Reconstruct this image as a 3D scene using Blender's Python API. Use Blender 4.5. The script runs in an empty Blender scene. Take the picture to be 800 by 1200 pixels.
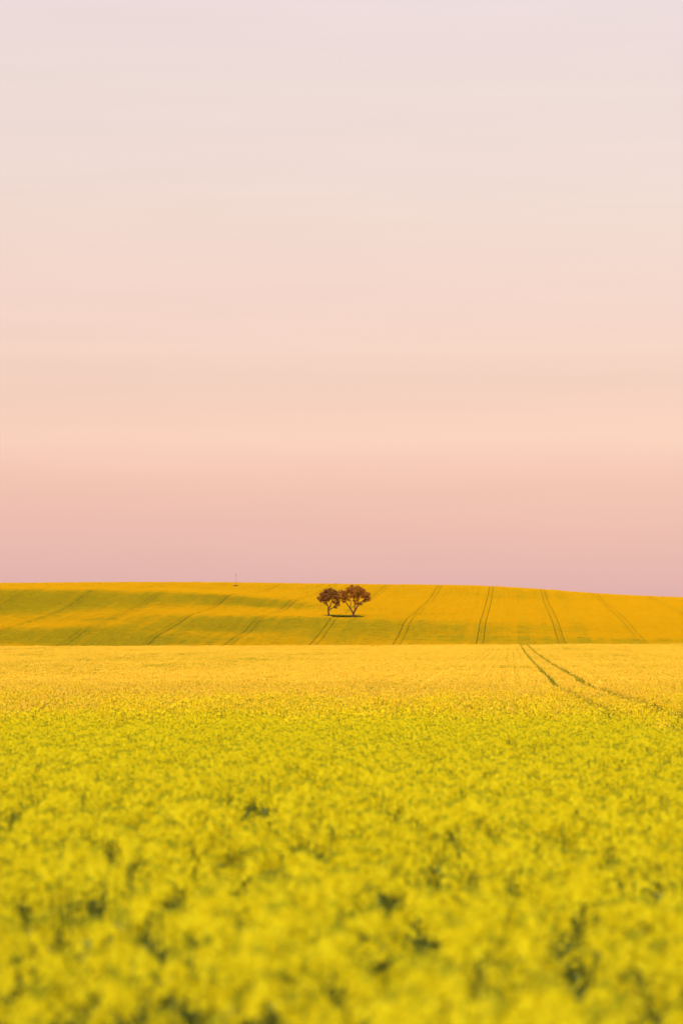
import bpy, math, random
import numpy as np
from mathutils import Vector

R = math.radians
S = bpy.context.scene
COL = S.collection
rng = np.random.default_rng(7)
random.seed(7)

# ------------------------------------------------------------------ camera
EYE = 2.15
F = 85.0 / 36.0 * 1200.0                 # focal length in pixels of the 800x1200 frame
cam_d = bpy.data.cameras.new('camera')
cam = bpy.data.objects.new('camera', cam_d)
COL.objects.link(cam)
S.camera = cam
cam_d.sensor_fit = 'VERTICAL'
cam_d.sensor_height = 36.0
cam_d.sensor_width = 24.0
cam_d.lens = 85.0
cam_d.clip_start = 0.1
cam_d.clip_end = 20000.0
cam.location = (0, 0, EYE)
cam.rotation_euler = (R(90) + math.atan(145.0 / F), 0, 0)
cam_d.dof.use_dof = True
cam_d.dof.focus_distance = 130.0
cam_d.dof.aperture_fstop = 2.4

# ------------------------------------------------------------------ light
SUN_EL, SUN_AZ = 6.0, 207.0              # low sun behind the camera's left shoulder
SKY_STRENGTH = 0.05
WEST = 2.9                               # glow of the western sky behind the camera
world = bpy.data.worlds.new('World')
S.world = world
world.use_nodes = True
nt = world.node_tree
nt.nodes.clear()
N, L = nt.nodes.new, nt.links.new
out = N('ShaderNodeOutputWorld')
sky = N('ShaderNodeTexSky')
sky.sky_type = 'NISHITA'
sky.sun_disc = False
sky.sun_elevation = R(SUN_EL)
sky.sun_rotation = R(SUN_AZ)
bg1 = N('ShaderNodeBackground'); bg1.inputs[1].default_value = SKY_STRENGTH
L(sky.outputs[0], bg1.inputs[0])
# veil of thin high cloud lit pink by the low sun: colour by height above the horizon
tc = N('ShaderNodeTexCoord')
sep = N('ShaderNodeSeparateXYZ'); L(tc.outputs['Generated'], sep.inputs[0])
mp = N('ShaderNodeMapping'); L(tc.outputs['Generated'], mp.inputs[0])
mp.inputs['Scale'].default_value = (2.2, 2.2, 22.0)
mp.inputs['Rotation'].default_value = (0, R(0.8), 0)
nz = N('ShaderNodeTexNoise'); L(mp.outputs[0], nz.inputs[0])
nz.inputs['Scale'].default_value = 1.0
nz.inputs['Detail'].default_value = 3.0
nz.inputs['Roughness'].default_value = 0.5
wob = N('ShaderNodeMath'); wob.operation = 'MULTIPLY_ADD'
L(nz.outputs[0], wob.inputs[0]); wob.inputs[1].default_value = 0.034; wob.inputs[2].default_value = -0.017
hgt = N('ShaderNodeMath'); hgt.operation = 'ADD'
L(sep.outputs['Z'], hgt.inputs[0]); L(wob.outputs[0], hgt.inputs[1])
sq = N('ShaderNodeMath'); sq.operation = 'POWER'; sq.use_clamp = True
L(hgt.outputs[0], sq.inputs[0]); sq.inputs[1].default_value = 0.5
ramp = N('ShaderNodeValToRGB'); L(sq.outputs[0], ramp.inputs[0])
def lin(c):
    return [((v / 255 + 0.055) / 1.055) ** 2.4 if v > 10 else v / 255 / 12.92 for v in c]
# (sine of height, sRGB colour wanted in the picture there)
SKY_STOPS = [(0.000, (229, 184, 178)), (0.024, (230, 185, 178)), (0.043, (234, 187, 177)), (0.060, (238, 190, 177)),
             (0.073, (243, 197, 181)), (0.085, (249, 207, 188)), (0.095, (246, 205, 188)), (0.104, (243, 205, 189)),
             (0.112, (244, 208, 192)), (0.119, (246, 212, 196)), (0.126, (245, 212, 198)), (0.155, (244, 217, 204)),
             (0.190, (240, 219, 211)), (0.225, (237, 219, 215)), (0.265, (235, 218, 219))]
el = ramp.color_ramp.elements
# what the clear sky itself adds there
CUT = [(0.0, (.195, .15, .06)), (0.043, (.185, .165, .085)), (0.13, (.16, .19, .16)), (0.22, (.10, .145, .16)), (0.3, (.07, .10, .14))]
for i, (h, c) in enumerate(SKY_STOPS):
    cut = np.array([np.interp(h, [q[0] for q in CUT], [q[1][k] for q in CUT]) for k in range(3)])
    v = np.clip(np.array(lin(c)) - cut, 0, 1)
    e = el[i] if i < 2 else el.new(math.sqrt(h))
    e.position = math.sqrt(h); e.color = (*v, 1)
for h, v in ((0.40, (0.86, 0.80, 0.82)), (0.7, (1.1, 1.08, 1.08)), (1.0, (1.1, 1.08, 1.1))):
    e = el.new(math.sqrt(h)); e.color = (*v, 1)
# faint streaks
mp2 = N('ShaderNodeMapping'); L(tc.outputs['Generated'], mp2.inputs[0])
mp2.inputs['Scale'].default_value = (2.0, 2.0, 24.0)
mp2.inputs['Rotation'].default_value = (0, R(-0.8), 0)
nz2 = N('ShaderNodeTexNoise'); L(mp2.outputs[0], nz2.inputs[0])
nz2.inputs['Detail'].default_value = 3.0; nz2.inputs['Roughness'].default_value = 0.45
st = N('ShaderNodeMapRange'); L(nz2.outputs[0], st.inputs[0])
st.inputs[1].default_value = 0.3; st.inputs[2].default_value = 0.75
st.inputs[3].default_value = 0.986; st.inputs[4].default_value = 1.014
# the half of the sky round the setting sun is brighter than the half in front of the camera
dt = N('ShaderNodeVectorMath'); dt.operation = 'DOT_PRODUCT'
L(tc.outputs['Generated'], dt.inputs[0]); dt.inputs[1].default_value = (math.sin(R(SUN_AZ)), math.cos(R(SUN_AZ)), 0)
gl = N('ShaderNodeMapRange'); gl.interpolation_type = 'SMOOTHSTEP'; L(dt.outputs['Value'], gl.inputs[0])
gl.inputs[1].default_value = -0.2; gl.inputs[2].default_value = 1.0; gl.inputs[3].default_value = 1.0; gl.inputs[4].default_value = WEST
gm_ = N('ShaderNodeMath'); gm_.operation = 'MULTIPLY'
L(gl.outputs[0], gm_.inputs[0]); L(st.outputs[0], gm_.inputs[1])
bg2 = N('ShaderNodeBackground')
L(ramp.outputs[0], bg2.inputs[0]); L(gm_.outputs[0], bg2.inputs[1])
add = N('ShaderNodeAddShader')
L(bg1.outputs[0], add.inputs[0]); L(bg2.outputs[0], add.inputs[1]); L(add.outputs[0], out.inputs[0])

sd = bpy.data.lights.new('sun', 'SUN')
sd.energy = 2.4
sd.angle = R(1.6)
sd.color = (1.0, 0.46, 0.16)
sun = bpy.data.objects.new('sun', sd)
COL.objects.link(sun)
to_sun = Vector((math.sin(R(SUN_AZ)) * math.cos(R(SUN_EL)), math.cos(R(SUN_AZ)) * math.cos(R(SUN_EL)), math.sin(R(SUN_EL))))
sun.rotation_euler = to_sun.to_track_quat('Z', 'Y').to_euler()
sun.location = (-40, -60, 30)

S.view_settings.view_transform = 'Standard'
S.view_settings.look = 'None'
S.view_settings.exposure = 0.0
S.view_settings.gamma = 1.0
S.view_settings.use_curve_mapping = False
S.render.engine = 'CYCLES'
S.cycles.max_bounces = 6
S.cycles.diffuse_bounces = 3
S.cycles.transmission_bounces = 3
S.cycles.use_denoising = True
S.cycles.denoiser = 'OPENIMAGEDENOISE'

# ------------------------------------------------------------------ helpers
def tag(o, label=None, cat=None, group=None, kind=None):
    if label: o['label'] = label
    if cat: o['category'] = cat
    if group: o['group'] = group
    if kind: o['kind'] = kind
    return o

def link(name, me, parent=None):
    o = bpy.data.objects.new(name, me)
    COL.objects.link(o)
    if parent: o.parent = parent
    return o

class MB:
    """collects vertices, faces and material slots for one mesh"""
    def __init__(s): s.v, s.f, s.m = [], [], []
    def face(s, pts, m=0):
        n = len(s.v); s.v.extend(tuple(p) for p in pts); s.f.append(tuple(range(n, n + len(pts)))); s.m.append(m)
    def tube(s, pts, rad, sides=6, m=0, cap=True):
        pts = [Vector(p) for p in pts]; base = len(s.v)
        for i, p in enumerate(pts):
            d = (pts[min(i + 1, len(pts) - 1)] - pts[max(i - 1, 0)]).normalized()
            a = d.cross(Vector((0.31, 0.87, 0.1))).normalized(); b = d.cross(a)
            for k in range(sides):
                t = 2 * math.pi * k / sides
                s.v.append(tuple(p + (a * math.cos(t) + b * math.sin(t)) * rad[i]))
        for i in range(len(pts) - 1):
            for k in range(sides):
                q = base + i * sides; k2 = (k + 1) % sides
                s.f.append((q + k, q + k2, q + sides + k2, q + sides + k)); s.m.append(m)
        if cap:
            s.f.append(tuple(base + (len(pts) - 1) * sides + k for k in range(sides))); s.m.append(m)
    def mesh(s, name, mats, smooth=False):
        me = bpy.data.meshes.new(name)
        me.from_pydata(s.v, [], s.f)
        for m in mats: me.materials.append(m)
        me.polygons.foreach_set('material_index', s.m)
        if smooth: me.polygons.foreach_set('use_smooth', [True] * len(s.f))
        me.update()
        return me

# ------------------------------------------------------------------ materials
def leafy(name, c1, c2, transl=0.35, scale=3.0, var=0.5, rough=0.6, random_instance=True):
    m = bpy.data.materials.new(name); m.use_nodes = True
    t = m.node_tree; t.nodes.clear(); n, l = t.nodes.new, t.links.new
    o = n('ShaderNodeOutputMaterial')
    g = n('ShaderNodeNewGeometry')
    oi = n('ShaderNodeObjectInfo')
    tcn = n('ShaderNodeTexCoord')
    no = n('ShaderNodeTexNoise'); no.inputs['Scale'].default_value = scale; no.inputs['Detail'].default_value = 3
    l(tcn.outputs['Object'], no.inputs[0])
    a = n('ShaderNodeMath'); a.operation = 'MULTIPLY_ADD'
    l(g.outputs['Random Per Island'], a.inputs[0]); a.inputs[1].default_value = var; l(no.outputs[0], a.inputs[2])
    b = n('ShaderNodeMath'); b.operation = 'MULTIPLY_ADD'
    l(oi.outputs['Random'], b.inputs[0]); b.inputs[1].default_value = 0.3 if random_instance else 0.0; l(a.outputs[0], b.inputs[2])
    mr = n('ShaderNodeMapRange'); l(b.outputs[0], mr.inputs[0])
    mr.inputs[1].default_value = 0.45; mr.inputs[2].default_value = 0.75 + var + 0.1
    mx = n('ShaderNodeMix'); mx.data_type = 'RGBA'; l(mr.outputs[0], mx.inputs[0])
    mx.inputs[6].default_value = (*c1, 1); mx.inputs[7].default_value = (*c2, 1)
    d = n('ShaderNodeBsdfDiffuse'); tr = n('ShaderNodeBsdfTranslucent')
    l(mx.outputs[2], d.inputs[0]); l(mx.outputs[2], tr.inputs[0])
    ms = n('ShaderNodeMixShader'); ms.inputs[0].default_value = transl
    l(d.outputs[0], ms.inputs[1]); l(tr.outputs[0], ms.inputs[2])
    l(ms.outputs[0], o.inputs[0])
    return m

PETAL = leafy('petal_yellow', (0.77, 0.615, 0.006), (0.90, 0.76, 0.018), 0.30)
PETAL_SUN_GOLD = leafy('petal_sun_gold', (0.74, 0.51, 0.034), (0.86, 0.62, 0.066), 0.25)  # low sun's warmth and pale haze put into the petal colour
PETAL_SUN_MID = leafy('petal_sun_mid', (0.76, 0.56, 0.014), (0.88, 0.69, 0.034), 0.27)  # half of that painted sun warmth, between yellow and gold
PETAL_SUN_AMBER = leafy('petal_sun_amber', (0.62, 0.385, 0.004), (0.77, 0.49, 0.010), 0.25)  # hill petals: deeper warm sunlight put into their colour
BUD = leafy('bud_lime', (0.29, 0.29, 0.012), (0.43, 0.40, 0.016), 0.2)
STEM = leafy('stem_green', (0.13, 0.15, 0.018), (0.22, 0.23, 0.03), 0.25)
LEAF = leafy('leaf_green', (0.12, 0.155, 0.035), (0.20, 0.24, 0.06), 0.3)
CROP = [PETAL, BUD, STEM, LEAF]
SUN_GOLD = [PETAL_SUN_GOLD, BUD, STEM, LEAF]
SUN_MID = [PETAL_SUN_MID, BUD, STEM, LEAF]
SUN_AMBER = [PETAL_SUN_AMBER, BUD, STEM, LEAF]

def ground_material():
    m = bpy.data.materials.new('field_soil'); m.use_nodes = True
    t = m.node_tree; n, l = t.nodes.new, t.links.new
    b = t.nodes['Principled BSDF']; b.inputs['Roughness'].default_value = 0.95
    b.inputs['Specular IOR Level'].default_value = 0.1
    tcn = n('ShaderNodeTexCoord')
    no = n('ShaderNodeTexNoise'); no.inputs['Scale'].default_value = 2.2; no.inputs['Detail'].default_value = 8
    l(tcn.outputs['Object'], no.inputs[0])
    r = n('ShaderNodeValToRGB'); l(no.outputs[0], r.inputs[0])
    e = r.color_ramp.elements
    e[0].position = 0.35; e[0].color = (0.06, 0.065, 0.014, 1)
    e[1].position = 0.65; e[1].color = (0.13, 0.13, 0.022, 1)
    l(r.outputs[0], b.inputs['Base Color'])
    return m

# ------------------------------------------------------------------ terrain (height of the crop's top, eye = 0)
CROP_H = 1.25
TH = math.atan(198.0 / F)                # direction the field was drilled in
CT, ST = math.cos(TH), math.sin(TH)

def pchip(xk, yk, x):
    xk, yk = np.asarray(xk, float), np.asarray(yk, float)
    h = np.diff(xk); dl = np.diff(yk) / h
    d = np.zeros_like(yk)
    for i in range(1, len(xk) - 1):
        if dl[i - 1] * dl[i] > 0:
            w1, w2 = 2 * h[i] + h[i - 1], h[i] + 2 * h[i - 1]
            d[i] = (w1 + w2) / (w1 / dl[i - 1] + w2 / dl[i])
    d[0], d[-1] = dl[0], dl[-1]
    x = np.clip(x, xk[0], xk[-1])
    i = np.clip(np.searchsorted(xk, x) - 1, 0, len(h) - 1)
    t = (x - xk[i]) / h[i]
    return (yk[i] * (1 + 2 * t) * (1 - t) ** 2 + h[i] * d[i] * t * (1 - t) ** 2
            + yk[i + 1] * t * t * (3 - 2 * t) + h[i] * d[i + 1] * t * t * (t - 1))

NEAR_D = [-60, 5, 12, 30, 50, 72, 93, 118, 150, 207, 256, 389, 560, 690, 712]
NEAR_Z = [-0.4, -0.90, -1.08, -1.42, -1.76, -2.08, -2.30, -2.54, -2.75, -2.92, -3.02, -3.08, -2.90, -2.62, -3.6]

def near_z(X, Y):
    t = np.clip(Y / 690.0, 0, 1); t = t * t * (3 - 2 * t)
    z = pchip(NEAR_D, NEAR_Z, Y) + np.clip(X, -250, 250) * 0.0036 * t
    a = np.clip((Y - 20) / 150.0, 0, 1)
    z = z + a * (0.10 * np.sin(Y / 17.0 + X / 60.0) * np.sin(Y / 41.0 + 1.3) + 0.07 * np.sin(X / 9.0 + Y / 23.0) * np.sin(Y / 13.0 - X / 31.0))
    return z

# points read on the hillside: (image x, image y, distance)
HILL = [
    # right part
    (790, 754.5, 722), (765, 750, 742), (745, 741, 785), (732, 721, 895), (715, 707, 1030), (700, 695.5, 1180),
    (900, 752, 730), (900, 720, 900), (900, 703, 1150),
    (665, 754, 722), (662, 749, 745), (660, 741, 780), (652, 721, 893), (645, 703, 1070), (637, 691, 1215),
    (562, 754, 722), (562, 748, 748), (569, 721, 885), (573, 703, 1050), (577, 687.3, 1220),
    (460, 754, 722), (466, 743, 760), (480, 721, 845), (495, 706, 1000), (512, 685.2, 1200),
    # by the trees
    (413, 722, 820), (386, 720, 822), (400, 712, 905), (405, 700, 1010), (400, 684.3, 1170),
    (362, 753.7, 722), (376, 738, 765), (388, 725, 800),
    # left part
    (250, 753.5, 720), (282, 741, 770), (304, 720, 838), (318, 712, 900), (345, 700, 968), (312, 690, 1080), (290, 682.6, 1150),
    (175, 744, 735), (197, 731, 776), (215, 721, 810), (230, 716, 839), (262, 697, 919), (241, 691.5, 1040), (215, 682.2, 1140),
    (82, 736, 758), (120, 729, 792), (100, 711, 868), (160, 710, 866), (185, 694, 920), (185, 690.5, 985),
    (0, 747, 735), (0, 740, 752), (20, 718, 845), (100, 692.5, 914), (24, 694, 906), (70, 689.5, 975), (110, 682.2, 1130), (20, 683.2, 1120),
    (0, 750, 726), (100, 748, 735),
    (-80, 750, 730), (-80, 718, 845), (-80, 691, 915), (-80, 683, 1120),
]
pts = [((x - 400) * d / F, d, (745 - y) * d / F) for x, y, d in HILL]
for x in (-140, -70, 0, 70, 140):
    pts.append((x, 680, float(near_z(np.array([x]), np.array([680.0]))[0])))
    pts.append((x, 706, -3.9 + x * 0.0036))
for x, dz in ((-200, -7), (-90, -7), (0, -7), (90, -7), (200, -7)):
    ztop = 24 if x < 0 else 24 - x * 0.03
    pts.append((x, 1330, ztop + dz))
P = np.array(pts)
SC = 100.0
A2 = P[:, :2] / SC
def tps(r2): return np.where(r2 > 1e-12, 0.5 * r2 * np.log(np.maximum(r2, 1e-12)), 0)
n = len(P)
K = tps(((A2[:, None] - A2[None]) ** 2).sum(-1)) + np.eye(n) * 0.02
Q = np.c_[np.ones(n), A2]
SYS = np.block([[K, Q], [Q.T, np.zeros((3, 3))]])
SOL = np.linalg.solve(SYS, np.r_[P[:, 2], 0, 0, 0])

def hill_z(X, Y):
    q = np.c_[np.clip(X, -230, 230), np.clip(Y, 660, 1340)] / SC
    r = np.empty(len(q))
    for i in range(0, len(q), 20000):
        b = q[i:i + 20000]
        r[i:i + 20000] = tps(((b[:, None] - A2[None]) ** 2).sum(-1)) @ SOL[:n] + SOL[n] + b @ SOL[n + 1:]
    return r

def top_z(X, Y):
    """height of the crop's top above z = 0 (the ground at the camera)"""
    X, Y = np.asarray(X, float).ravel(), np.asarray(Y, float).ravel()
    zn = near_z(X, Y)
    t = np.clip((Y - 684) / 18.0, 0, 1); t = t * t * (3 - 2 * t)
    z = zn.copy()
    m = Y > 680
    if m.any():
        z[m] = zn[m] * (1 - t[m]) + hill_z(X[m], Y[m]) * t[m]
    far = np.clip((Y - 1300) / 900.0, 0, 1)
    # unseen ground rise added behind the camera to shade the near field
    b = np.clip((-55 - Y) / 150.0, 0, 1); b = b * b * (3 - 2 * b)
    c = np.clip((-330 - Y) / 900.0, 0, 1); c = c * c * (3 - 2 * c)
    shade_ridge = b * (1 - c) * (32 + 2.0 * np.sin(X / 47.0 + 1) + 1.2 * np.sin(X / 19.0)) * np.exp(-(np.clip(np.abs(X + 80) - 500, 0, None) / 500.0) ** 2)
    return z - far * far * (3 - 2 * far) * 22 + shade_ridge + EYE

# ------------------------------------------------------------------ ground sheet
xs = np.unique(np.r_[np.linspace(-6000, -400, 15), np.linspace(-400, -220, 10), np.arange(-220, 221, 5), np.linspace(220, 400, 10), np.linspace(400, 6000, 15)])
ys = np.unique(np.r_[np.linspace(-3000, -420, 10), np.arange(-420, -60, 12), np.arange(-60, 60, 4), np.arange(60, 680, 10), np.arange(680, 760, 2), np.arange(760, 1340, 5), np.linspace(1340, 2200, 20), np.linspace(2200, 9000, 12)])
GX, GY = np.meshgrid(xs, ys)
GZ = top_z(GX, GY).reshape(GX.shape) - CROP_H
nx, ny = len(xs), len(ys)
idx = np.arange(nx * ny).reshape(ny, nx)
quads = np.stack([idx[:-1, :-1], idx[:-1, 1:], idx[1:, 1:], idx[1:, :-1]], -1).reshape(-1, 4)
gm = bpy.data.meshes.new('ground')
gm.from_pydata(np.c_[GX.ravel(), GY.ravel(), GZ.ravel()].tolist(), [], quads.tolist())
gm.polygons.foreach_set('use_smooth', [True] * len(quads))
gm.materials.append(ground_material())
ground = link('ground', gm)
tag(ground, 'dark green and brown soil of the field beneath the yellow crop', 'ground', kind='structure')

# ------------------------------------------------------------------ rapeseed geometry
def flower(b, p, nrm, r):
    u = nrm.orthogonal().normalized(); u.rotate(__import__('mathutils').Quaternion(nrm, random.random() * 6.28)); w = nrm.cross(u)
    for k in range(4):
        a = k * math.pi / 2
        d = u * math.cos(a) + w * math.sin(a); e = w * math.cos(a) - u * math.sin(a)
        tip = p + d * r + nrm * r * 0.25
        b.face([p, p + d * r * 0.6 - e * r * 0.45 + nrm * r * 0.3, tip, p + d * r * 0.6 + e * r * 0.45 + nrm * r * 0.3], 0)

def raceme(b, base, axis, length, nf):
    axis = axis.normalized()
    top = base + axis * length
    for k in range(nf):
        t = k / nf
        a = k * 2.4 + random.uniform(-.4, .4)
        o = axis.orthogonal().normalized(); o.rotate(__import__('mathutils').Quaternion(axis, a))
        rad = (0.050 - 0.030 * t) * random.uniform(.8, 1.2)
        p = base + axis * (length * (0.25 + 0.7 * t)) + o * rad
        flower(b, p, (o * random.uniform(.5, 1.0) + axis * random.uniform(.3, 1.0)).normalized(), random.uniform(.013, .018))
    for k in range(10):                                    # buds
        o = Vector((random.gauss(0, 1), random.gauss(0, 1), random.gauss(0, .6))) * 0.010
        c = top + o; s = .0075
        b.face([c + Vector((s, 0, 0)), c + Vector((0, s, 0)), c + Vector((0, 0, s * 1.6))], 1)
        b.face([c + Vector((-s, 0, 0)), c + Vector((0, -s, 0)), c + Vector((0, 0, s * 1.6))], 1)
        b.face([c + Vector((0, s, 0)), c + Vector((-s, 0, 0)), c + Vector((0, 0, s * 1.6))], 1)
        b.face([c + Vector((0, -s, 0)), c + Vector((s, 0, 0)), c + Vector((0, 0, s * 1.6))], 1)

def plant():
    b = MB()
    main = [Vector((0, 0, -CROP_H)), Vector((random.gauss(0, .02), random.gauss(0, .02), -.7)), Vector((random.gauss(0, .03), random.gauss(0, .03), -.12))]
    b.tube(main, [.008, .007, .004], 4, 2, False)
    raceme(b, main[-1], Vector((random.gauss(0, .12), random.gauss(0, .12), 1)), random.uniform(.11, .16), 26)
    for k in range(random.randint(3, 4)):
        a = k * 2.4 + random.random()
        z0 = random.uniform(-.75, -.4)
        r = random.uniform(.08, .19)
        tip = Vector((math.cos(a) * r, math.sin(a) * r, random.uniform(-.29, -.06)))
        mid = Vector((math.cos(a) * r * .7, math.sin(a) * r * .7, (z0 + tip.z) * .5 - .02))
        b.tube([Vector((0, 0, z0)), mid, tip], [.005, .004, .003], 3, 2, False)
        raceme(b, tip, Vector((math.cos(a) * .25, math.sin(a) * .25, 1)), random.uniform(.08, .14), random.randint(16, 24))
        for j in range(5):                                  # young pods under the flowers
            q = mid.lerp(tip, random.random()); aa = random.random() * 6.28
            e = q + Vector((math.cos(aa) * .035, math.sin(aa) * .035, .02))
            b.face([q, q + Vector((0, 0, .003)), e + Vector((0, 0, .002)), e], 2)
    for k in range(10):                                     # leaves
        a = random.random() * 6.28; z0 = random.uniform(-1.0, -.34); ln = random.uniform(.09, .2) * (1.2 if z0 < -.6 else .8)
        d = Vector((math.cos(a), math.sin(a), 0)); e = Vector((-d.y, d.x, 0)) * ln * .2
        p0 = Vector((0, 0, z0)) + d * .03; p1 = p0 + d * ln * .5 + Vector((0, 0, ln * .35)); p2 = p0 + d * ln + Vector((0, 0, ln * .1))
        b.face([p0, p1 - e, p1 + e], 3); b.face([p1 - e, p2, p1 + e], 3)
    return b

def rnd_quad(b, c, s, m, up=.3):
    n_ = Vector((random.gauss(0, 1), random.gauss(0, 1), random.gauss(up, .7))).normalized()
    u = n_.orthogonal().normalized(); w = n_.cross(u); a = random.random() * 6.28
    u, w = u * math.cos(a) + w * math.sin(a), w * math.cos(a) - u * math.sin(a)
    b.face([c + u * s, c + w * s * random.uniform(.6, 1), c - u * s, c - w * s * random.uniform(.6, 1)], m)

def tile(size, dens, headq, hs, leaves, ls, sd=.06, green=.05):
    """a block of crop: flower heads at uneven heights on stems over leaves"""
    b = MB()
    nh = int(size * size * dens)
    lump = [(random.uniform(0, size), random.uniform(0, size), random.gauss(0, 1)) for _ in range(int(6 * size * size) + 3)]
    for k in range(nh):
        x, y = random.random() * size, random.random() * size
        zz = sum(a * math.exp(-((x - px) ** 2 + (y - py) ** 2) / .05) for px, py, a in lump)
        z = -.16 + sd * zz + random.gauss(0, sd)
        x -= size / 2; y -= size / 2
        for q in range(headq):
            o = Vector((random.gauss(0, .025), random.gauss(0, .025), random.gauss(0, .04)))
            rnd_quad(b, Vector((x, y, z)) + o, hs * random.uniform(.8, 1.2), 1 if random.random() < green else 0)
        w = .006
        a = random.random() * 3.14; dx, dy = math.cos(a) * w, math.sin(a) * w
        b.face([(x - dx, y - dy, z), (x + dx, y + dy, z), (x + dx, y + dy, z - .5), (x - dx, y - dy, z - .5)], 2)
    for k in range(int(leaves * size * size)):
        c = Vector((random.uniform(-.5, .5) * size, random.uniform(-.5, .5) * size, -abs(random.gauss(0, .22)) - .26))
        rnd_quad(b, c, ls * random.uniform(.6, 1.3), 3 if random.random() < .6 else 2, up=.8)
    return b

def source(name, builders, mats=CROP):
    c = bpy.data.collections.new(name)                     # kept out of the scene: only the crop object draws it
    for i, b in enumerate(builders):
        c.objects.link(bpy.data.objects.new('%s_%02d' % (name, i), b.mesh(name, mats if isinstance(mats[0], bpy.types.Material) else mats[i])))
    return c

PLANTS = source('rapeseed_plant', [plant() for _ in range(8)])
MIDS = source('rapeseed_block', [tile(1.0, 40, 14, .024, 130, .055, sd=.105, green=.14) for _ in range(18)], [CROP] * 6 + [SUN_MID] * 6 + [SUN_GOLD] * 6)
# from a full stand in flower to thin, late, greener crop, and the low regrowth in the wheel tracks
GRADES = [(95, .03, .04), (88, .10, .04), (82, .28, .045), (76, .52, .045), (70, .76, .05)]
FARS = source('rapeseed_patch', [tile(2.0, d_, 3, .046, 60, .10, sd=s_, green=g_) for d_, g_, s_ in GRADES for _ in range(4)], SUN_GOLD)
HILLS = source('hillside_patch', [tile(2.0, d_, 3, .046, 60, .10, sd=s_, green=g_) for d_, g_, s_ in GRADES for _ in range(4)], SUN_AMBER)
LOWS = source('track_regrowth', [tile(2.0, 60, 2, .04, 90, .10, sd=.05, green=.62) for _ in range(4)], SUN_GOLD)

def gn_tree(coll):
    g = bpy.data.node_groups.new('scatter_' + coll.name, 'GeometryNodeTree')
    g.interface.new_socket('Geometry', in_out='INPUT', socket_type='NodeSocketGeometry')
    g.interface.new_socket('Geometry', in_out='OUTPUT', socket_type='NodeSocketGeometry')
    n, l = g.nodes.new, g.links.new
    gi, go = n('NodeGroupInput'), n('NodeGroupOutput')
    iop = n('GeometryNodeInstanceOnPoints'); iop.inputs['Pick Instance'].default_value = True
    parts = []
    ci = n('GeometryNodeCollectionInfo'); ci.inputs['Collection'].default_value = coll
    ci.inputs['Separate Children'].default_value = True; ci.inputs['Reset Children'].default_value = True
    def attr(nm, ty):
        a = n('GeometryNodeInputNamedAttribute'); a.data_type = ty; a.inputs['Name'].default_value = nm
        return a.outputs['Attribute']
    l(gi.outputs[0], iop.inputs['Points']); l(ci.outputs[0], iop.inputs['Instance'])
    l(attr('pick', 'INT'), iop.inputs['Instance Index'])
    l(attr('turn', 'FLOAT_VECTOR'), iop.inputs['Rotation'])
    l(attr('size', 'FLOAT_VECTOR'), iop.inputs['Scale'])
    l(iop.outputs[0], go.inputs[0])
    return g

def scatter(name, coll, X, Y, Z, ang, scale, tilt=True, pick=None):
    m = len(X)
    if tilt:
        e = 1.0
        gx = (top_z(X + e, Y) - top_z(X - e, Y)) / (2 * e); gy = (top_z(X, Y + e) - top_z(X, Y - e)) / (2 * e)
        lx = gx * np.cos(ang) + gy * np.sin(ang); ly = -gx * np.sin(ang) + gy * np.cos(ang)
        rot = np.c_[np.arctan(ly), -np.arctan(lx), ang]
    else:
        rot = np.c_[rng.normal(0, .06, m), rng.normal(0, .06, m), ang]
    me = bpy.data.meshes.new(name)
    me.vertices.add(m)
    me.vertices.foreach_set('co', np.c_[X, Y, Z].astype(np.float32).ravel())
    a = me.attributes.new('pick', 'INT', 'POINT'); a.data.foreach_set('value', (rng.integers(0, len(coll.objects), m) if pick is None else pick).astype(np.int32))
    a = me.attributes.new('turn', 'FLOAT_VECTOR', 'POINT'); a.data.foreach_set('vector', rot.astype(np.float32).ravel())
    a = me.attributes.new('size', 'FLOAT_VECTOR', 'POINT'); a.data.foreach_set('vector', scale.astype(np.float32).ravel())
    o = link(name, me)
    md = o.modifiers.new('scatter', 'NODES'); md.node_group = gn_tree(coll)
    print(name, m)
    return o

def patchy(X, Y, s):
    """smooth uneven growth, -1..1"""
    return (np.sin(X / s + 1.7 * np.sin(Y / (1.3 * s))) * np.sin(Y / (0.8 * s) + 1.1 * np.sin(X / (1.7 * s) + 2)) )

# wheel tracks: the lateral positions (u) of the gaps
NEAR_LANES = [(2.67, .30), (4.67, .33)]
MID_LANES = [(2.67, .48), (4.67, .46)]
PERIOD = 24.65
HILL_LANES = [c for k in range(-16, 13) for c in (-35.0 + 1.0 + PERIOD * k - 1.0, -35.0 + PERIOD * k + 2.0)]
HILL_LANES = [(c, .22) for c in sorted(HILL_LANES)]

def strips(u0, u1, w, lanes):
    """cut the field across into strips about w wide that leave the lanes free"""
    edges = [u0] + [e for c, half in lanes if u0 < c < u1 for e in (c - half, c + half)] + [u1]
    res = []
    for a, b in zip(edges[0::2], edges[1::2]):
        k = max(1, round((b - a) / w)); s = (b - a) / k
        res += [(a + s * (i + .5), s) for i in range(k)]
    return np.array(res)

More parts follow.
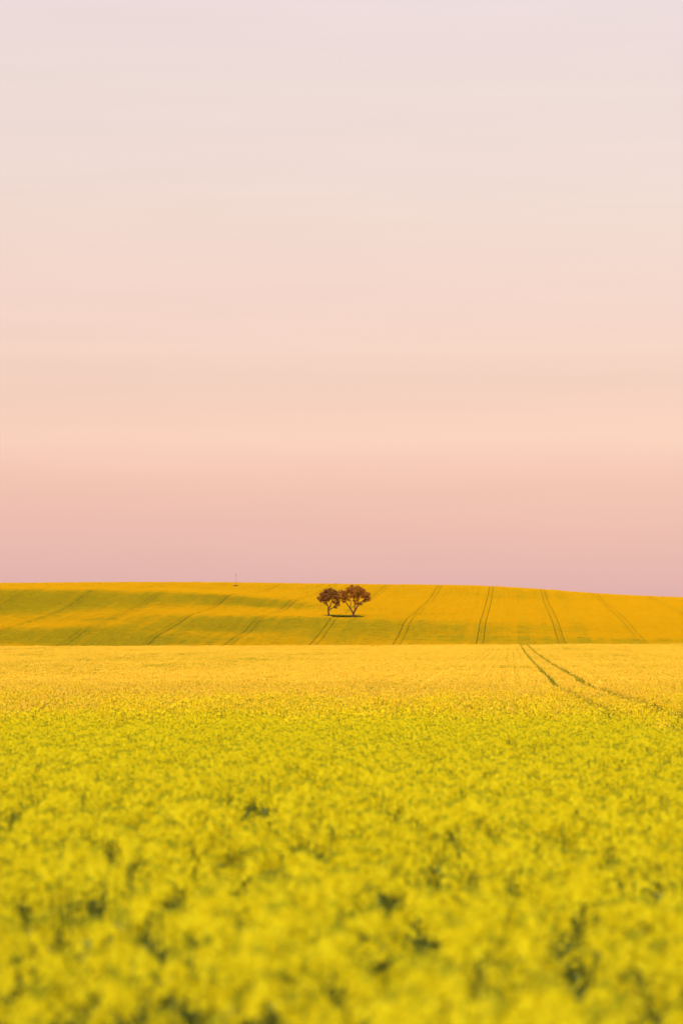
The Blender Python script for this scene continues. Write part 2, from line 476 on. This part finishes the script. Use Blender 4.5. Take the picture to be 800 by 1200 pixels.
def field_tiles(name, coll, size, y0, y1, umin, umax, lanes, margin, jitter=.03, hole=None, grade=None, lane_coll=None, lane_drop=.4):
    st_ = strips(umin, umax, size, lanes)
    lane_n = [(c, 2 * h_) for c, h_ in lanes if umin < c < umax] if lane_coll else []
    allu = np.r_[st_, np.array(lane_n).reshape(-1, 2)]
    low = np.r_[np.zeros(len(st_)), np.ones(len(lane_n))]
    bout = rng.normal(0, 1, len(allu))                     # each drill pass came up a little differently
    vs = np.arange(y0 - 40, y1 + 60, size)
    U, V = np.meshgrid(allu[:, 0], vs)
    SW, LOW, BO = [np.broadcast_to(q, U.shape).ravel() for q in (allu[:, 1], low, bout)]
    U, V = U.ravel(), V.ravel()
    X, Y = U * CT + V * ST, -U * ST + V * CT
    ok = (Y >= y0) & (Y < y1) & (np.abs(X) < .185 * Y + margin)
    if hole is not None: ok &= ~hole(X, Y)
    X, Y, SW, LOW, BO = X[ok], Y[ok], SW[ok], LOW[ok] > 0, BO[ok]
    m = len(X)
    Z = top_z(X, Y) + .05 * patchy(X, Y, 6.0) + .05 * patchy(X, Y, 2.2) + rng.normal(0, jitter, m) + .045 * BO
    if len(lane_n) == 2:                                   # the strip between the wheels was brushed down by the axle
        UU = X * CT - Y * ST
        Z = Z - .09 * ((UU > 2.95) & (UU < 4.15))
    ang = -TH + math.pi * rng.integers(0, 2, m)
    sc = np.c_[SW / size * 1.02, np.full(m, 1.02), rng.uniform(.9, 1.15, m)]
    pk = None
    if coll is MIDS:                                       # lime in the near part, gold with the sun's warmth painted in further out
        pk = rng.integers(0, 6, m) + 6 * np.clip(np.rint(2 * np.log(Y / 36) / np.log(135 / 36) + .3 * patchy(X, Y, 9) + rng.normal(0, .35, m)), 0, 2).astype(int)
    if grade is not None:
        g = np.clip(np.rint(grade(X, Y) + .4 * BO + rng.normal(0, .35, m)), 0, len(GRADES) - 1).astype(int)
        pk = g * 4 + rng.integers(0, 4, m)
    objs = []
    hi = ~LOW
    objs.append(scatter(name, coll, X[hi], Y[hi], Z[hi], ang[hi], sc[hi], pick=None if pk is None else pk[hi]))
    if LOW.any():
        w = scatter('track_regrowth', lane_coll, X[LOW], Y[LOW], Z[LOW] - lane_drop, ang[LOW], sc[LOW])
        objs.append(w)
    return objs

def steep(X, Y):
    """thin, greener crop on the steep washed faces; 0 full .. 4 thin"""
    g = (top_z(X, Y + 12) - top_z(X, Y - 12)) / 24.0
    t = np.clip((g - .048) / .07, 0, 1)
    edge = np.clip((X - 5) / 30, 0, 1) * np.clip((762 - Y) / 10, 0, 1)      # headland along the foot of the hill
    lines = 1.6 * np.exp(-((Y - 741 - X * .02) / 2.2) ** 2) + 1.6 * np.exp(-((Y - 755 - X * .02) / 2.2) ** 2)
    return np.clip(4.0 * t + edge * (1.6 + lines) + .3 * patchy(X, Y, 23) + .5 * patchy(X, Y, 60), 0, 4)
def flatf(X, Y):
    return .7 + .9 * patchy(X, Y, 31) + .6 * patchy(X, Y, 11)

# tree bases, pole base
def at(x, d): return (x - 400) * d / F
TREE1 = (at(385, 822), 822.0); TREE2 = (at(414, 820), 820.0)
def tree_gap(X, Y):
    cx, cy = at(404, 826), 826
    return (((X - cx) / 7.4) ** 2 + ((Y - cy) / 16.0) ** 2) < 1

# --- near crop: single plants
y0, y1 = -4.0, 46.0
m = int(13 * (2 * (0.185 * y1 + 6.5)) * (y1 - y0))
X = rng.uniform(-1, 1, m) * (0.185 * y1 + 6.5); Y = rng.uniform(y0, y1, m)
ok = np.abs(X) < .185 * np.maximum(Y, 0) + 5.5
u = X * CT - Y * ST
for c, h_ in NEAR_LANES: ok &= np.abs(u - c) > h_ + .1
ok &= (X ** 2 + Y ** 2) > 0.8
dens = .5 + .5 * patchy(X, Y, .31) * patchy(X + 9, Y + 4, .13)
ok &= rng.random(m) < np.clip(.80 + .30 * dens, 0, 1)
X, Y = X[ok], Y[ok]; m = len(X)
hv = .04 * patchy(X, Y, 1.9) + .05 * patchy(X + 3, Y, .45) + rng.normal(0, .095, m)
sc = rng.uniform(.9, 1.15, m)
near = scatter('rapeseed_crop', PLANTS, X, Y, top_z(X, Y) + hv, rng.uniform(0, 6.28, m), np.c_[sc, sc, sc], tilt=False)
tag(near, 'yellow flowering rapeseed plants filling the out of focus foreground', 'rapeseed', kind='stuff')
# --- middle and far crop
mid = field_tiles('rapeseed_crop', MIDS, 1.0, 45, 141, -80, 60, MID_LANES, 7, lane_coll=LOWS, lane_drop=.34)
tag(mid[0], 'sharper yellow rapeseed in the middle of the field where the wheel tracks fade', 'rapeseed', kind='stuff')
far = field_tiles('rapeseed_crop', FARS, 2.0, 140, 712, -330, 240, NEAR_LANES, 12, grade=flatf, lane_coll=LOWS, lane_drop=.26)
tag(far[0], 'golden far part of the flat rapeseed field, crossed by one curved pair of wheel tracks', 'rapeseed', kind='stuff')
hillc = field_tiles('hillside_rapeseed_crop', HILLS, 2.0, 712, 1300, -420, 260, HILL_LANES, 25, hole=tree_gap, grade=steep, lane_coll=LOWS, lane_drop=.24)
tag(hillc[0], 'yellow and green rapeseed on the hillside with rows of straight wheel tracks', 'rapeseed', kind='stuff')
for o_, lb in ((mid[1], 'short green growth in the wheel tracks in the middle of the field'), (far[1], 'low green growth in the curved wheel tracks of the far field'),
               (hillc[1], 'low green growth in the straight wheel tracks up the hillside')):
    tag(o_, lb, 'wheel tracks', kind='stuff')

# ------------------------------------------------------------------ trees
def simple(name, col, rough=.85, bump=True, scale=4):
    m = bpy.data.materials.new(name); m.use_nodes = True
    t = m.node_tree; n, l = t.nodes.new, t.links.new
    b = t.nodes['Principled BSDF']; b.inputs['Roughness'].default_value = rough
    no = n('ShaderNodeTexNoise'); no.inputs['Scale'].default_value = scale; no.inputs['Detail'].default_value = 6
    tcn = n('ShaderNodeTexCoord'); l(tcn.outputs['Object'], no.inputs[0])
    mx = n('ShaderNodeMix'); mx.data_type = 'RGBA'; l(no.outputs[0], mx.inputs[0])
    mx.inputs[6].default_value = (*[c * .6 for c in col], 1); mx.inputs[7].default_value = (*[c * 1.4 for c in col], 1)
    l(mx.outputs[2], b.inputs['Base Color'])
    return m
BARK = simple('bark', (.075, .03, .012), .9)
TLEAF = leafy('tree_leaf', (.23, .095, .016), (.52, .26, .045), .2, scale=.8, random_instance=False)
TLEAF2 = leafy('tree_leaf_dark', (.14, .06, .022), (.38, .185, .045), .2, scale=.8, random_instance=False)

def crown_mesh(clumps, per, ls):
    b = MB()
    for (cx, cz, cy, r, rz) in clumps:
        sub = [(Vector((random.gauss(0, 1), random.gauss(0, 1), random.gauss(0, 1))).normalized() * random.uniform(.45, .95)) for _ in range(9)]
        for k in range(int(per * r * r)):
            s = random.choice(sub)
            o = s + Vector((random.gauss(0, .2), random.gauss(0, .2), random.gauss(0, .16)))
            p = Vector((cx + o.x * r, cy + o.y * r, cz + o.z * rz))
            rnd_quad(b, p, ls * random.uniform(.6, 1.4), 0, up=.3)
    return b

def tree(name, label, base, limbs, clumps, leaf, per=480, ls=.125, k=1.1):
    limbs = [([(q[0], q[1] * k, *q[2:]) for q in a], [r * 1.25 for r in b]) for a, b in limbs]
    clumps = [(a, b * k, c, d * 1.2, e * 1.32) for a, b, c, d, e in clumps]
    x, y = base
    z = float(top_z([x], [y])[0]) - CROP_H
    root = bpy.data.objects.new(name, None); COL.objects.link(root); root.location = (x, y, z - .05)
    tag(root, label, 'tree', 'paddock trees on the hillside')
    b = MB()
    for pts_, rad in limbs:
        pp = [Vector((q[0], q[2] if len(q) > 2 else 0, q[1])) for q in pts_]
        # resample with a little wobble
        out_p, out_r = [], []
        for i in range(len(pp) - 1):
            for t in (0, .5):
                w = .0 if (i == 0 and t == 0) else rad[i] * .35
                out_p.append(pp[i].lerp(pp[i + 1], t) + Vector((random.gauss(0, w), random.gauss(0, w), 0)))
                out_r.append(rad[i] * (1 - t) + rad[i + 1] * t)
        out_p.append(pp[-1]); out_r.append(rad[-1])
        b.tube(out_p, out_r, 8)
    # twigs from limb ends into the clumps
    ends = [(Vector((l[0][-1][0], l[0][-1][2] if len(l[0][-1]) > 2 else 0, l[0][-1][1]))) for l in limbs[1:]]
    for (cx, cz, cy, r, rz) in clumps:
        c = Vector((cx, cy, cz)); e = min(ends, key=lambda q: (q - c).length)
        for j in range(4):
            t_ = c + Vector((random.gauss(0, .5) * r, random.gauss(0, .5) * r, random.gauss(.1, .4) * rz))
            mid_ = e.lerp(t_, .5) + Vector((random.gauss(0, .12), random.gauss(0, .12), random.gauss(.05, .1)))
            b.tube([e, mid_, t_], [.07, .05, .02], 5)
    link('trunk', b.mesh('trunk', [BARK], True), root)
    link('crown', crown_mesh(clumps, per, ls).mesh('crown', [leaf]), root)
    return root

# left tree: rounded crown leaning left, a low bough to the right   (x, z above ground [, y])
tree('paddock_tree', 'smaller dark round-topped tree on the left of the hillside pair', TREE1,
     [([(0, 0), (-.05, 1.3), (-.1, 2.6), (-.05, 3.2)], [.36, .27, .24, .22]),
      ([(-.05, 3.1), (-.5, 4.3), (-1.0, 5.6, .3)], [.19, .15, .09]),
      ([(-.05, 3.0), (.7, 4.0, -.3), (1.1, 5.2, -.4), (1.2, 6.5)], [.20, .17, .12, .08]),
      ([(.0, 2.4), (.8, 3.0, .2), (1.9, 3.4, .3), (2.6, 4.3, .3)], [.17, .14, .11, .07]),
      ([(-.3, 3.8), (-1.2, 4.4, -.3), (-2.2, 5.4, -.4)], [.12, .09, .06])],
     [(-2.4, 6.5, .2, 1.15, .95), (-1.3, 7.6, -.3, 1.35, 1.05), (.1, 8.3, .2, 1.45, 1.05), (1.3, 8.2, -.2, 1.2, .95), (2.2, 7.2, .2, 1.2, .95),
      (-2.9, 6.0, -.3, .85, .7), (-1.8, 5.7, .5, 1.0, .7), (-.3, 6.9, 1.0, 1.5, 1.0), (.9, 6.6, -1.0, 1.3, .9), (-.8, 6.5, -1.1, 1.4, .9),
      (2.7, 5.0, .3, 1.0, .75), (3.1, 4.3, -.2, .75, .6), (2.6, 6.1, .4, .9, .7), (1.9, 3.6, .2, .5, .35), (-1.2, 4.7, .1, .5, .35), (2.4, 3.3, .4, .4, .25), (3.2, 6.3, -.3, .8, .7), (2.9, 7.6, .1, .9, .75), (-2.2, 7.4, .4, .9, .75), (-.4, 5.6, .2, .7, .5), (1.4, 4.9, .6, .7, .5), (-2.5, 5.2, .1, .55, .4)],
     TLEAF2, per=380, k=1.13)
# right tree: V of two boughs under a wide fan-shaped crown
tree('paddock_tree', 'taller right-hand tree of the pair, with a V-shaped trunk and wide reddish fan crown', TREE2,
     [([(0, 0), (.0, 1.3), (-.02, 2.0)], [.42, .32, .30]),
      ([(-.02, 1.9), (-.7, 2.9), (-1.7, 4.2, .2), (-2.6, 5.6, .3), (-2.9, 6.6, .3)], [.25, .21, .17, .12, .07]),
      ([(.0, 1.8), (.7, 3.2), (1.6, 4.6, -.3), (3.0, 5.8, -.3), (4.4, 7.1, -.2)], [.27, .23, .18, .12, .06]),
      ([(.5, 2.9), (.5, 4.2, .5), (.1, 5.8, .7), (.0, 7.6, .6)], [.16, .13, .10, .06]),
      ([(-1.2, 3.6), (-.9, 5.0, -.5), (-1.1, 6.6, -.6), (-1.0, 8.2, -.5)], [.14, .11, .09, .06]),
      ([(1.4, 4.4, -.2), (1.5, 6.0, .3), (1.9, 7.4, .4), (2.0, 8.4, .4)], [.14, .11, .08, .05])],
     [(-2.6, 7.6, .3, 1.2, .95), (-1.6, 9.0, -.3, 1.35, 1.0), (-.2, 9.9, .2, 1.5, 1.05), (1.2, 9.7, -.2, 1.4, 1.05), (2.5, 9.0, .3, 1.35, 1.0),
      (3.8, 8.4, -.2, 1.2, .9), (4.9, 7.5, .2, 1.1, .9), (5.3, 6.6, -.1, .75, .6), (4.2, 6.6, .2, .9, .6), (-3.0, 6.6, -.2, .9, .7),
      (-1.0, 8.2, .9, 1.3, .9), (.6, 8.4, -1.0, 1.4, .9), (2.0, 7.8, .9, 1.2, .8), (-.3, 7.2, -.3, 1.0, .6), (3.2, 7.5, -.8, 1.0, .7),
      (.8, 5.5, -.2, .75, .5), (1.9, 5.1, .3, .6, .4), (1.1, 6.6, .3, .8, .5), (-1.8, 6.3, .2, .7, .5), (2.7, 4.8, -.2, .45, .3),
      (-4.4, 9.0, .2, .75, .6), (-3.6, 8.4, .1, .6, .45), (-3.8, 7.3, -.3, 1.0, .9), (-4.2, 6.4, .2, .7, .6), (-2.7, 8.4, .3, 1.0, .8), (4.4, 7.9, .3, .9, .7), (3.2, 8.6, .4, .9, .7), (-3.3, 5.6, .3, .6, .45), (.3, 6.0, .4, .6, .5), (3.5, 5.7, .2, .6, .4), (4.9, 6.0, -.3, .5, .35)],
     TLEAF, per=380, k=1.07)

# ------------------------------------------------------------------ pole on the skyline
PD = 1100.0
px, py = at(276.6, PD), PD
pz = float(top_z([px], [py])[0]) - CROP_H
POLE = simple('weathered_timber', (.27, .20, .18), .85)
pole = bpy.data.objects.new('pole', None); COL.objects.link(pole); pole.location = (px, py, pz - .1)
tag(pole, 'thin lone pole with a small box at its top on the skyline', 'pole')
b = MB(); b.tube([(0, 0, 0), (0, 0, 3), (.02, 0, 6.6)], [.13, .11, .09], 10)
link('shaft', b.mesh('shaft', [POLE], True), pole)
import bmesh
def box_mesh(name, dims, loc, mat, bev=.03):
    bm = bmesh.new(); bmesh.ops.create_cube(bm, size=1)
    for v in bm.verts: v.co = Vector((v.co.x * dims[0] + loc[0], v.co.y * dims[1] + loc[1], v.co.z * dims[2] + loc[2]))
    bmesh.ops.bevel(bm, geom=bm.edges[:], offset=bev, segments=2, affect='EDGES')
    me = bpy.data.meshes.new(name); bm.to_mesh(me); bm.free(); me.materials.append(mat); return me
link('box', box_mesh('box', (.42, .3, .7), (.02, 0, 6.45), POLE), pole)
link('bracket', box_mesh('bracket', (.9, .08, .08), (.02, 0, 5.7), POLE, .01), pole)

# low scrub left standing around the pole's foot
b = MB()
for k in range(900):
    a = random.random() * 6.28; r = math.sqrt(random.random())
    p = Vector((math.cos(a) * r * 1.9, math.sin(a) * r * 1.5, 0)); hgt_ = 1.6 * (1 - r * r * .55)
    p.z = random.uniform(.5, 1) * hgt_
    rnd_quad(b, p, random.uniform(.1, .2), 0)
for k in range(14):
    a = random.random() * 6.28
    b.tube([(math.cos(a) * .15, math.sin(a) * .15, 0), (math.cos(a) * 1.1, math.sin(a) * .9, 1.1)], [.04, .015], 4)
SCRUB = leafy('scrub_leaf', (.10, .09, .02), (.20, .15, .03), .2, random_instance=False)
sh = link('shrub', b.mesh('shrub', [SCRUB])); sh.location = (px - .1, py - 1.2, float(top_z([px], [py - 1.2])[0]) - CROP_H)
tag(sh, 'low dark patch of scrub at the foot of the lone pole', 'shrub')
